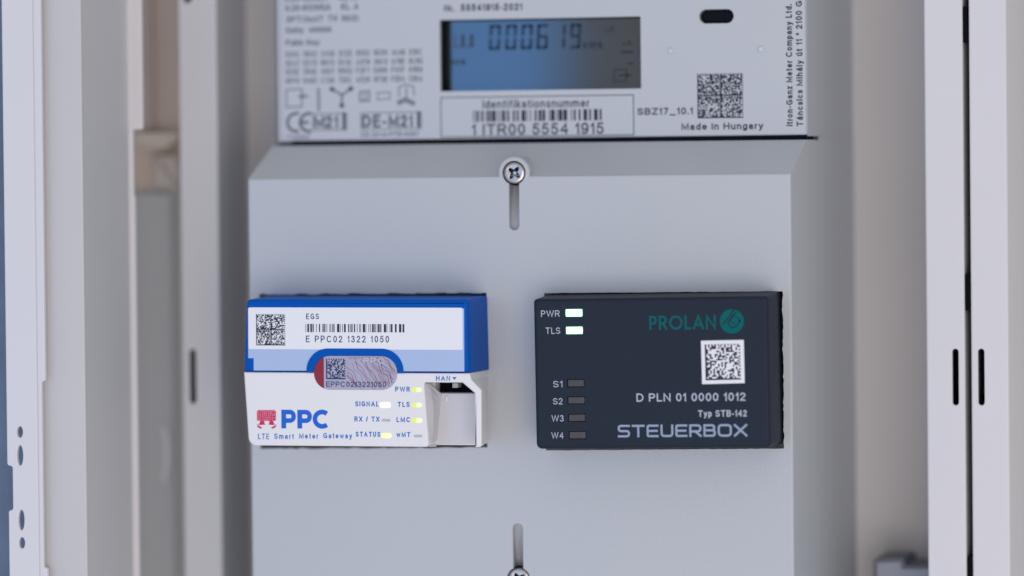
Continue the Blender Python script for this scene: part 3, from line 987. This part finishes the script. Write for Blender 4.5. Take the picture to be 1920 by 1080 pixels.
prism(bm, [(xg, zb - 3), (xr + DRAFT * 23.0 - 0.3, zb - 3), (xr + DRAFT * 23.0 - 0.3, zm + 0.6), (xg, zm + 0.6)], 23.0, 36)
build('gap_shade_filler', bm, M['dark'], cov, smooth=0)  # dark filler box stands in for the shade between cover and meter
# burrs left by the hot knife along the upper edge of the left cut-out
rb = random.Random(12)
for (a, b, yb, hgt) in ((496, 520, 551, 3), (694, 727, 550, 3.5), (752, 772, 549.5, 4), (786, 817, 549, 6.5), (836, 856, 549, 4.5), (884, 904, 549, 4)):
    pts = [g(a, yb + 1.2)]
    pts += [g(a + (b - a) * k / 8, yb - hgt * math.sin(math.pi * k / 8) ** 0.6 * rb.uniform(.6, 1.1)) for k in range(1, 8)]
    pts += [g(b, yb + 1.2)]
    bm = bmesh.new()
    prism(bm, pts, -0.35, 0.4, r=0.15, n=2)
    build('burr', bm, M['cover'], cov)
# boss wall behind the half-round collar and slot floors
bm = bmesh.new()
arc = [(c1[0] + (RB - 0.02) * math.cos(math.pi * k / 24), c1[1] + (RB - 0.02) * math.sin(math.pi * k / 24)) for k in range(25)]
arc2 = [(c1[0] + (RB - 1.4) * math.cos(math.pi * k / 24), c1[1] + (RB - 1.4) * math.sin(math.pi * k / 24)) for k in range(24, -1, -1)]
prism(bm, arc + arc2, 0.6, 16)
build('screw_boss', bm, M['cover'], cov)
for c, sgn, zend in ((c1, -1, g(964, 432)[1]), (c2, 1, g(971, 981)[1])):
    bm = bmesh.new()
    h = 9.8 * MMPX + 0.35
    zs = c[1] + sgn * -4.5
    ze = zend - sgn * -0.4
    q = [bm.verts.new(p) for p in ((c[0] - h, 11.0, zs), (c[0] + h, 11.0, zs), (c[0] + h, 2.2, ze), (c[0] - h, 2.2, ze))]
    bm.faces.new(q)
    for xx in (c[0] - h, c[0] + h):
        q = [bm.verts.new(p) for p in ((xx, 2.02, zs), (xx, 11.0, zs), (xx, 2.2, ze), (xx, 2.02, ze))]
        bm.faces.new(q)
    build('slot_floor', bm, M['cover'], cov, smooth=0)


def screw(c, ang):
    bm = bmesh.new()
    R = 20.5 * MMPX
    r1 = R * 0.60
    # pan head with a cross-shaped recess cut as a ring of lobes
    n = 64

    def lobe(q, base, tip):
        k = abs(math.cos(2 * (q - ang)))
        return base + (tip - base) * k ** 2.2
    def loop(fn, y):
        return [bm.verts.new((c[0] + fn(2 * math.pi * k / n) * math.cos(2 * math.pi * k / n), y, c[1] + fn(2 * math.pi * k / n) * math.sin(2 * math.pi * k / n))) for k in range(n)]
    l1 = loop(lambda q: lobe(q, 0.30 * R, 0.66 * R), 0.42)
    l2 = loop(lambda q: 0.74 * R, 0.36)
    l3 = loop(lambda q: 0.90 * R, 0.50)
    l4 = loop(lambda q: 1.0 * R, 0.95)
    l5 = loop(lambda q: 1.0 * R, 3.0)
    for a, b in ((l1, l2), (l2, l3), (l3, l4), (l4, l5)):
        bridge(bm, a, b)
    bm.faces.new(l5)
    so = build('screw', bm, M['chrome'], cov, smooth=30)
    bm = bmesh.new()
    cen = bm.verts.new((c[0], 2.0, c[1]))
    l0 = loop(lambda q: lobe(q, 0.22 * R, 0.56 * R), 1.75)
    l1 = loop(lambda q: lobe(q, 0.30 * R, 0.66 * R), 0.425)
    for k in range(n):
        bm.faces.new((cen, l0[k], l0[(k + 1) % n]))
    bridge(bm, l0, l1)
    build('cross_recess', bm, M['recess'], so, smooth=30)
    return so


for c, an in ((c1, math.radians(52)), (c2, math.radians(35))):
    so = screw(c, an)
    bm = bmesh.new()
    lathe(bm, c[0], c[1], [(0, 1.0), (0.55, 1.05), (0.85, 1.9)], 16)
    build('recess_core', bm, M['chrome'], so)
    bm = bmesh.new()
    lathe(bm, c[0], c[1], [(0, 3.05), (22.6 * MMPX + .3, 3.05)], 32)
    build('washer_seat', bm, M['dark'], so)

# ------------------------------------------------------------------ smart meter gateway
DG = 25.0
GA = math.radians(0.30)
o_ = P(690, 838, 0)
fr = Frame((o_.x, 0, o_.z), GA)
gw = thing('smart_meter_gateway', fr, 'blue and white plug-in gateway module with status lights and an open socket', 'gateway module')
wf = -DG
g = lambda x, y, w=wf: fr.px(x, y, w)
zs = g(680, 698.5)[1]                              # split between the blue and the white part
zt, zbm = g(680, 561.5)[1], g(680, 837)[1]
xlt, xls, xlb = g(461.5, 570)[0], g(457, 698)[0], g(466.5, 830)[0]
xrt, xrs, xrb = g(877, 570)[0], g(880.5, 698)[0], g(903, 830)[0]
# blue hood with the arched notch over the seal
sc_x0, sc_x1 = g(589, 699)[0], g(745, 699)[0]
s_top, s_bot = g(667, 667.5)[1], g(667, 731)[1]
scz = (s_top + s_bot) / 2
sr = (s_top - s_bot) / 2
seal = rpoly([(sc_x0, s_bot), (sc_x1, s_bot), (sc_x1, s_top), (sc_x0, s_top)], sr * 0.995, 12)
back = [(xls + .2, zs + .05), (xrs, zs + .05), (xrt, zt), (xlt + .3, zt)]
bm = bmesh.new()
hood = rpoly([(xls, zs + .05), (xrs, zs + .05), (xrt, zt), (xlt, zt)], [0, 0, 1.0, 1.6], 5)
xbk = P(913, 650, 0).x - fr.o.x
sdx = (xbk - xrt) * (37 / 25.0)
ztb = zt + (P(690, 554, 0).z - fr.o.z - zt) * 37 / 25.0
hood_b = [(x + (sdx if x > 0 else 0), z if z < zt - 3 else z + ztb - zt) for x, z in hood]
prism(bm, hood, wf, 12, r=1.3, n=5, outer_back=hood_b)
build('blue_hood', bm, M['blue'], gw)
# white lower housing, open around the socket
h0x, h0xb = g(795, 717)[0], g(804, 838)[0]
h1x = g(890, 750)[0]
hz = g(840, 717.3)[1]
chx, chz = g(867, 717)[0], g(890, 737)[1]
bm = bmesh.new()
low = rpoly([(xlb, zbm), (h0xb, zbm), (h0x, hz), (chx, hz), (h1x, chz), (h1x, zbm), (xrb, zbm), (xrb, g(900, 731)[1]), (xrs + .6, g(880, 712)[1]), (xrs, zs - .05), (xls, zs - .05)],
            [2.6, 1.0, 0.5, 0.3, 0.3, 0.1, 1.7, 0.6, 0.8, 0, 0], 5)
fr_ = 12.0 / 25.0
low_b = [(x + ((xbk - x) * fr_ if x > h1x + .5 else 0), z) for x, z in ccw(low)]
prism(bm, low, wf, wf + 12.0, r=0.5, n=4, outer_back=low_b)
xrbk = g(906, 800, wf)[0]
xm2 = xrb + (xbk - xrb) * fr_
xs2 = xrs + (xbk - xrs) * fr_
low2 = rpoly([(xlb + .6, zbm), (xm2, zbm), (xm2, g(900, 731)[1]), (xs2, g(880, 712)[1]), (xs2, zs - .05), (xls + .3, zs - .05)], [1.5, 1.6, 0.5, 0.5, 0, 0], 4)
low2b = [((xbk if x > 30 else x), z) for x, z in ccw(low2)]
sx0, sx1 = g(808, 730, wf + 6)[0], g(893, 730, wf + 6)[0]
slot = [(sx0, g(840, 737, wf + 12.5)[1]), (h1x - 2.4, g(840, 737, wf + 12.5)[1]), (h1x - 2.4, hz - 2.6), (h1x - 4.2, hz + 0.3), (sx0, hz + 0.3)]
prism(bm, low2, wf + 12.05, 0.4, [slot], outer_back=low2b)
build('white_housing', bm, M['white'], gw)
# the socket niche: curved ramp on the left, back panel, dark port
bm = bmesh.new()
rows = []
for k in range(9):
    s_ = k / 8
    ya = 717.5 + (838 - 717.5) * s_
    a = (795 + 9 * s_ ** 2.0, ya)
    bmid = (806 + 10 * (1 - (2 * s_ - 1) ** 2) * 0.6 + 2 * s_, ya + 3 * (1 - s_))
    e = (828.5 - 10.5 * s_, 739 + (838 - 739) * s_)
    rows.append([bm.verts.new((g(a[0], a[1], wf + .45)[0], wf + .45, g(a[0], a[1], wf + .45)[1])),
                 bm.verts.new((g(bmid[0], bmid[1], wf + 4)[0], wf + 4, g(bmid[0], bmid[1], wf + 4)[1])),
                 bm.verts.new((g(e[0], e[1], wf + 11.6)[0], wf + 11.6, g(e[0], e[1], wf + 11.6)[1]))])
for r0, r1 in zip(rows, rows[1:]):
    for k in range(2):
        bm.faces.new((r0[k], r0[k + 1], r1[k + 1], r1[k]))
niche = build('socket_niche', bm, M['niche'], gw, smooth=60)
bm = bmesh.new()
a, b = g(826, 737.5, wf + 11.5), g(893, 833, wf + 11.5)
prism(bm, [(a[0] - 2, b[1]), (b[0] + 1, b[1]), (b[0] + 1, a[1]), (a[0], a[1])], wf + 11.4, wf + 12.0, r=0.25, n=2)
build('niche_back', bm, M['niche'], niche)
bm = bmesh.new()
a, b = g(836, 744, wf + 10.5), g(839, 752, wf + 10.5)
box(bm, a[0], b[0], wf + 10.6, wf + 11.39, b[1], a[1])
build('latch', bm, M['white'], niche, smooth=0)
bm = bmesh.new()
box(bm, slot[0][0] - .5, slot[1][0] - .3, wf + 18, wf + 19, slot[0][1] - 1, hz + 1)
build('port', bm, M['dark'], niche, smooth=0)
bm = bmesh.new()
a, b = g(849, 718.5, wf + 13), g(859, 727, wf + 13)
box(bm, a[0], b[0], wf + 12.6, wf + 17.9, b[1], a[1] )
build('contact_tab', bm, M['grey_panel'], niche, smooth=0)
# pale window sheet and label
ws = wf - 0.06
bm = bmesh.new()
ax = [g(575, 697)[0], g(757, 697)[0]]
atop = g(667, 653.5)[1]
aw = (ax[1] - ax[0]) / 2
acx = (ax[0] + ax[1]) / 2
zb2 = g(670, 695.5)[1]
ar = atop - zb2
archR = rpoly([(ax[0], zb2 - 8), (ax[1], zb2 - 8), (ax[1], atop), (ax[0], atop)], [0, 0, ar * 1.0, ar * 1.0], 12)
arch = [p for p in archR if p[1] > zb2]
arch.sort(key=lambda p: p[0])
wx0, wx1, wx2 = g(465.5, 620)[0], g(870.5, 640)[0], g(476, 690)[0]
wz0, wzn = g(660, 578)[1], g(470, 671.5)[1]
outl = [(wx2, zb2)] + [(arch[0][0], zb2)] + arch + [(arch[-1][0], zb2)] + [(wx1, zb2), (wx1, wz0), (wx0, wz0), (wx0, wzn), (wx2, wzn)]
prism(bm, outl, ws - 0.1, wf - 0.01)
build('window_sheet', bm, M['paleblue'], gw, smooth=0)
wl = ws - 0.18
bm = bmesh.new()
la, lb = g(466.5, 654.5), g(867.5, 577)
prism(bm, rpoly([(la[0], la[1]), (lb[0], la[1]), (lb[0], lb[1]), (la[0], lb[1])], 0.5, 3), wl, ws - 0.11)
lab = build('paper_label', bm, M['label'], gw, smooth=0)
wi = wl - 0.04
lines((('EGS', 574, 598, 588, 598.5, .15), ('E PPC02 1322 1050', 573.5, 729.5, 629.5, 642, .14)), fr, wi, 'ink_navy', lab, gap=.3)
bm = bmesh.new()
bars(bm, g(573, 615, wi)[0], g(758, 615, wi)[0], g(665, 623, wi)[1], g(665, 607.5, wi)[1], wi, random.Random(21), 79)
build('barcode', bm, M['ink'], lab, smooth=0)
bm = bmesh.new()
a, b = g(480.5, 647.5, wi), g(534.5, 589, wi)
matrix_code(bm, [(a[0], a[1]), (b[0], a[1]), (b[0], b[1]), (a[0], b[1])], 32, wi, random.Random(5), True, 0.5)
build('matrix_code', bm, M['ink'], lab, smooth=0)
# blue arch rim and the security seal
bm = bmesh.new()
so_ = inset(ccw(seal), -0.15)
zlow = zs + 0.02
rim = [p for p in archR if p[1] > zlow]
rim.sort(key=lambda p: p[0])
rim = [(ax[0], zlow)] + rim + [(ax[1], zlow)]
inn = [p for p in so_ if p[1] > zlow]
inn.sort(key=lambda p: -p[0])
inn = [(inn[0][0] + .05, zlow)] + inn + [(inn[-1][0] - .05, zlow)]
prism(bm, rim + inn, wf - 0.45, wf - 0.005, r=0.12, n=2)
build('arch_rim', bm, M['blue'], gw)
bm = bmesh.new()
prism(bm, seal, wf - 0.14, wf - 0.008)
sl = build('security_seal', bm, M['seal'], gw, smooth=0)
wq = wf - 0.18
xred = g(607.5, 700)[0]
bm = bmesh.new()
redp = [p for p in ccw(seal) if p[0] <= xred]
redp.sort(key=lambda p: p[1])
cutz = [math.sqrt(max(0, sr ** 2 - (xred - (sc_x0 + sr)) ** 2))]
redp = [(xred, scz - cutz[0])] + [(x, z) for x, z in redp] + [(xred, scz + cutz[0])]
flat(bm, redp, wq)
build('red_band', bm, M['seal_red'], sl, smooth=0)
bm = bmesh.new()
a, b = g(611.5, 711, wq), g(647.5, 672.5, wq)
matrix_code(bm, [(a[0], a[1]), (b[0], a[1]), (b[0], b[1]), (a[0], b[1])], 16, wq - .03, random.Random(15), False, 0.48)
build('matrix_code', bm, M['ink_navy'], sl, smooth=0)
bm = bmesh.new()
text(bm, 'EPPC0213221050', fr, 611.5, 724, 715.5, 725.5, wq - .03, .15)
build('lettering', bm, M['ink_navy'], sl, smooth=0)
bm = bmesh.new()
text(bm, 'PPC', fr, 681, 721, 671, 682, wq - .02, .18)
build('faint_lettering', bm, M['seal_pale'], sl, smooth=0)
rl = random.Random(4)
for nm, mt_, cnt in (('wavy_lines', 'seal_line', 20), ('wavy_lines', 'ink_pale', 9)):
    bm = bmesh.new()
    for i in range(cnt):
        x = 634 + i * 118.0 / cnt + rl.uniform(-3, 3)
        y = 664 + rl.uniform(-6, 18) + (16 if x < 655 else 0)
        run = []
        for k in range(22):
            if k > 0:
                x += 2.3 + 1.5 * math.sin(k * 0.8 + i * 1.7)
                y += 3.3 + 1.7 * math.cos(k * 0.9 + i * 2.3)
            p = g(x, y, wq)
            cx_ = sc_x1 - sr if p[0] > sc_x1 - sr else (sc_x0 + sr if p[0] < sc_x0 + sr else p[0])
            inside = (p[0] - cx_) ** 2 + (p[1] - scz) ** 2 < (sr - .25) ** 2
            if inside and not (x < 650 and y < 713):
                run.append(p)
            elif run:
                break
        if len(run) > 2:
            stroke(bm, run, rl.uniform(0.09, 0.17), wq - (.012 if mt_ == 'seal_line' else .006))
    if mt_ == 'seal_line':
        for k in range(34):
            xx = 616 + k * 3.4
            for (yy, d) in ((727, 4), (669, 4)):
                p0, p1 = g(xx, yy, wq), g(xx + 3, yy + d, wq)
                ok = all((p[0] - min(max(p[0], sc_x0 + sr), sc_x1 - sr)) ** 2 + (p[1] - scz) ** 2 < (sr - .1) ** 2 for p in (p0, p1))
                if ok and not (yy < 700 and xx < 652):
                    stroke(bm, [p0, p1], 0.10, wq - .012)
    build(nm, bm, M[mt_], sl, smooth=0)
# print on the white part
wt = wf - 0.05
lines((('HAN', 817.5, 844, 704.5, 714), ('PWR', 741, 768.5, 725, 734.5), ('TLS', 745.5, 768, 753.5, 763), ('LMC', 743.5, 769, 782, 791.5),
       ('wMT', 743.5, 769.5, 810, 819.5), ('SIGNAL', 666, 710, 752.5, 762), ('RX / TX', 664.5, 711.5, 781, 790.5), ('STATUS', 667, 713, 809.5, 819),
       ('LTE', 484, 504.5, 813, 823.5, .15), ('Smart', 514, 551, 813, 823, .17), ('Meter', 561, 596.5, 812.5, 822.5, .17), ('Gateway', 606, 660, 812, 822, .17)), fr, wt, 'ink_blue', gw, .19, gap=.28)
bm = bmesh.new()
flat(bm, [g(848, 707, wt), g(856, 707, wt), g(852, 712.5, wt)], wt)
build('printed_arrow', bm, M['ink_blue'], gw, smooth=0)
bm = bmesh.new()
zt_, zb_ = g(570, 768.5, wt)[1], g(570, 803.5, wt)[1]
hh = zt_ - zb_
for a, b in ((527.5, 555), (557.5, 585)):
    u0, u1 = g(a, 786, wt)[0], g(b, 786, wt)[0]
    th = hh * 0.265
    stroke(bm, [(u0 + th / 2, zb_), (u0 + th / 2, zt_)], th, wt)
    m0 = zt_ - hh * 0.125
    m1 = zb_ + hh * 0.42
    pth = rpoly([(u0 + th, m0), (u1 - th / 2, m0), (u1 - th / 2, m1), (u0 + th, m1)], [0, (m0 - m1) / 2.02, (m0 - m1) / 2.02, 0], 10, closed=False)
    stroke(bm, pth, hh * 0.245, wt)
cc = g(604, 786, wt)
rr = hh / 2 - hh * 0.115
stroke(bm, [(cc[0] + (rr + .1) * math.cos(q) * 1.0, cc[1] + rr * math.sin(q)) for q in [math.radians(k) for k in range(50, 311, 10)]], hh * 0.25, wt)
build('logo_lettering', bm, M['logo_blue'], gw, smooth=0)
# red emblem
bm = bmesh.new()
e = lambda x, y: g(x, y, wt)
flat(bm, rpoly([e(482, 789), e(517, 789), e(517.5, 769), e(481.5, 769)], [0.3, 0.3, 0.7, 0.7], 4), wt)
flat(bm, [e(485, 797), e(497, 796.5), e(495, 789.2), e(488, 789.2)], wt)
flat(bm, [e(504, 796.5), e(515, 797), e(512, 789.2), e(505, 789.2)], wt)
flat(bm, [e(481.5, 794), e(484, 797.5), e(492, 802), e(489, 804), e(483, 801)], wt)
flat(bm, [e(518, 794), e(516, 797.5), e(508, 802), e(511, 804), e(517, 801)], wt)
emb = build('emblem', bm, M['red'], gw, smooth=0)
bm = bmesh.new()
re_ = random.Random(8)
for k in range(44):
    x, y = 484.5 + (k % 9) * 3.75 + re_.uniform(-.9, .9), 771.5 + (k // 9) * 3.7 + re_.uniform(-.8, .8)
    a = re_.uniform(0, 3.14)
    stroke(bm, [g(x - 1.1 * math.cos(a), y - 1.1 * math.sin(a), wt - .03), g(x + 1.1 * math.cos(a), y + 1.1 * math.sin(a), wt - .03)], 0.22, wt - .03)
build('emblem_tracery', bm, M['pink'], emb, smooth=0)
# status lights
for nm, x0, x1, y0, y1, mt_, lb_ in (('status_light', 772, 790.5, 726.8, 735, 'led_lime', 'lime lit status light beside PWR'), ('status_light', 772, 791, 755.3, 763.6, 'led_lime', 'lime lit status light beside TLS'),
                                  ('status_light', 772, 791.5, 784, 792.5, 'led_lime', 'lime lit status light beside LMC'), ('status_light', 776, 792, 815, 820, 'lens_grey', 'unlit status light beside wMT'),
                                  ('status_light', 712, 732.5, 754, 764.5, 'led_white', 'white lit status light beside SIGNAL'), ('status_light', 715.5, 732, 785.5, 790.5, 'lens_grey', 'unlit status light beside RX / TX'),
                                  ('status_light', 715, 734, 812, 821.5, 'led_yellow', 'yellow lit status light beside STATUS')):
    bm = bmesh.new()
    a, b = g(x0, (y0 + y1) / 2), g(x1, (y0 + y1) / 2)
    za, zc_ = g((x0 + x1) / 2, y1)[1], g((x0 + x1) / 2, y0)[1]
    pl = rpoly([(a[0], za), (b[0], za), (b[0], zc_), (a[0], zc_)], (zc_ - za) * (0.48 if mt_ != 'lens_grey' else 0.2), 6)
    prism(bm, pl, wf - (0.12 if mt_ != 'lens_grey' else .03), wf - 0.006, r=0.05, n=2)
    tag(build(nm, bm, M[mt_], gw), lb_)

# ------------------------------------------------------------------ control box
DS = 17.0
SA = math.radians(-0.55)
o_ = P(1240, 842, 0)
fr = Frame((o_.x, 0, o_.z), SA)
cb = thing('control_box', fr, 'dark slate control box with two lit green lamps and four unlit windows', 'control box')
wf = -DS
g = lambda x, y, w=wf: fr.px(x, y, w)
xa, xb = g(1002.5, 700)[0], g(1442.5, 700)[0]
xbk = P(1465, 700, 0).x - fr.o.x
za, zc_ = g(1225, 840.5)[1], g(1225, 557.5)[1]
ztb = (P(1240, 549.5, 0).z - fr.o.z - zc_) * 31 / 17.0
# lamp windows cut through the front
wins = []
for x0, x1, y0, y1 in ((1059.8, 1092.3, 579, 594.3), (1060.6, 1093, 612, 627), (1063.5, 1096, 711, 726), (1064, 1097, 743.3, 758), (1065.5, 1098, 776, 791), (1066.5, 1099, 808.5, 823.5)):
    xm, ym = (x0 + x1) / 2, (y0 + y1) / 2
    u0, u1 = g(x0, ym)[0], g(x1, ym)[0]
    v0, v1 = g(xm, y1)[1], g(xm, y0)[1]
    wins.append([(u0, v0), (u1, v0), (u1, v1), (u0, v1)])
bm = bmesh.new()
outl = rpoly([(xa, za), (xb, za), (xb, zc_), (xa, zc_)], [1.8, 1.6, 1.2, 1.2], 5)
ob = [(x + (0.5 if x < 0 else (xbk - xb) * 31 / 17.0), z + (ztb if z > zc_ - 3 else 0)) for x, z in ccw(outl)]
holes = [rpoly(q, 0.2, 2) for q in wins]
prism(bm, outl, wf, 14, holes, r=1.2, n=6, back=False, outer_back=ob)
build('case', bm, M['slate'], cb)
labs = ('green lit lamp beside PWR', 'green lit lamp beside TLS', 'unlit dark window beside S1', 'unlit dark window beside S2', 'unlit dark window beside W3', 'unlit dark window beside W4')
for i, q in enumerate(wins):
    bm = bmesh.new()
    d = 0.23 if i < 2 else 0.22
    pl = rpoly(inset(ccw(q), d), 0.2, 2)
    y0 = wf - 0.05 if i < 2 else wf + 0.18
    prism(bm, pl, y0, y0 + 1.5, r=0.08, n=2)
    w_ = tag(build('indicator_lamp', bm, M['led_green' if i < 2 else 'lens_off'], cb), labs[i])
    bm = bmesh.new()
    prism(bm, inset(ccw(q), 0.01), wf + 0.35, wf + 1.0, [pl])
    build('lamp_rim', bm, M['led_bloom_rim' if i < 2 else 'black'], w_, smooth=0)
# print
wt = wf - 0.05
lines((('PWR', 1014.5, 1049.5, 582, 594), ('TLS', 1023, 1050.5, 614, 626), ('S1', 1037, 1054.5, 714.3, 726), ('S2', 1036.8, 1055, 746.5, 758.2),
       ('W3', 1034.3, 1057, 778.5, 790.3), ('W4', 1034, 1056.5, 810.5, 822.2), ('D PLN 01 0000 1012', 1193.5, 1398, 737, 752.3, .155), ('Typ STB-142', 1309, 1400.5, 769, 781.3, .17)), fr, wt, 'slate_print', cb, .125)
lines((('STEUERBOX', 1158.5, 1401.5, 795.8, 819.3),), fr, wt, 'steuer_print', cb, .17, 'nameplate_lettering', WIDE, gap=.16)
lines((('PROLAN', 1217.5, 1342.5, 591.3, 618),), fr, wt, 'teal', cb, .155, 'logo_lettering', ROUND, gap=.13)
bm = bmesh.new()
cc = g(1372.3, 602.5, wt)
R = 22.3 * MMPX
flat(bm, circle(cc[0], cc[1], R, 40), wt)
lg = build('logo', bm, M['teal'], cb, smooth=0)
bm = bmesh.new()
wv = wt - 0.03
pt = lambda x, y: g(1372.3 + x, 602.5 + y, wv)
stroke(bm, [pt(-18, 7), pt(-9, -4), pt(0, -17), pt(5, -23)], 0.42, wv)
stroke(bm, [pt(9, -18), pt(0, -10), pt(-8, 4), pt(0, 13), pt(11, 7), pt(16, -4)], 0.38, wv)
stroke(bm, [pt(4, -12), pt(-3, -1), pt(1, 5), pt(7, 3)], 0.26, wv)
stroke(bm, [pt(4, -10), pt(12, -7), pt(15, 2)], 0.3, wv)
build('logo_cuts', bm, M['slate'], lg, smooth=0)
bm = bmesh.new()
wl = wf - 0.10
cn = [g(1316.5, 720.3, wl), g(1396.3, 718.3, wl), g(1394.5, 637.3, wl), g(1314.3, 639, wl)]
prism(bm, cn, wl, wf - 0.012)
lb = build('code_label', bm, M['label'], cb, smooth=0)
ctr = Vector((sum(p[0] for p in cn) / 4, sum(p[1] for p in cn) / 4))
qn = [tuple(ctr + (Vector(p) - ctr) * 0.83) for p in cn]
bm = bmesh.new()
matrix_code(bm, qn, 22, wl - .04, random.Random(9), False, 0.42)
build('matrix_code', bm, M['ink'], lb, smooth=0)
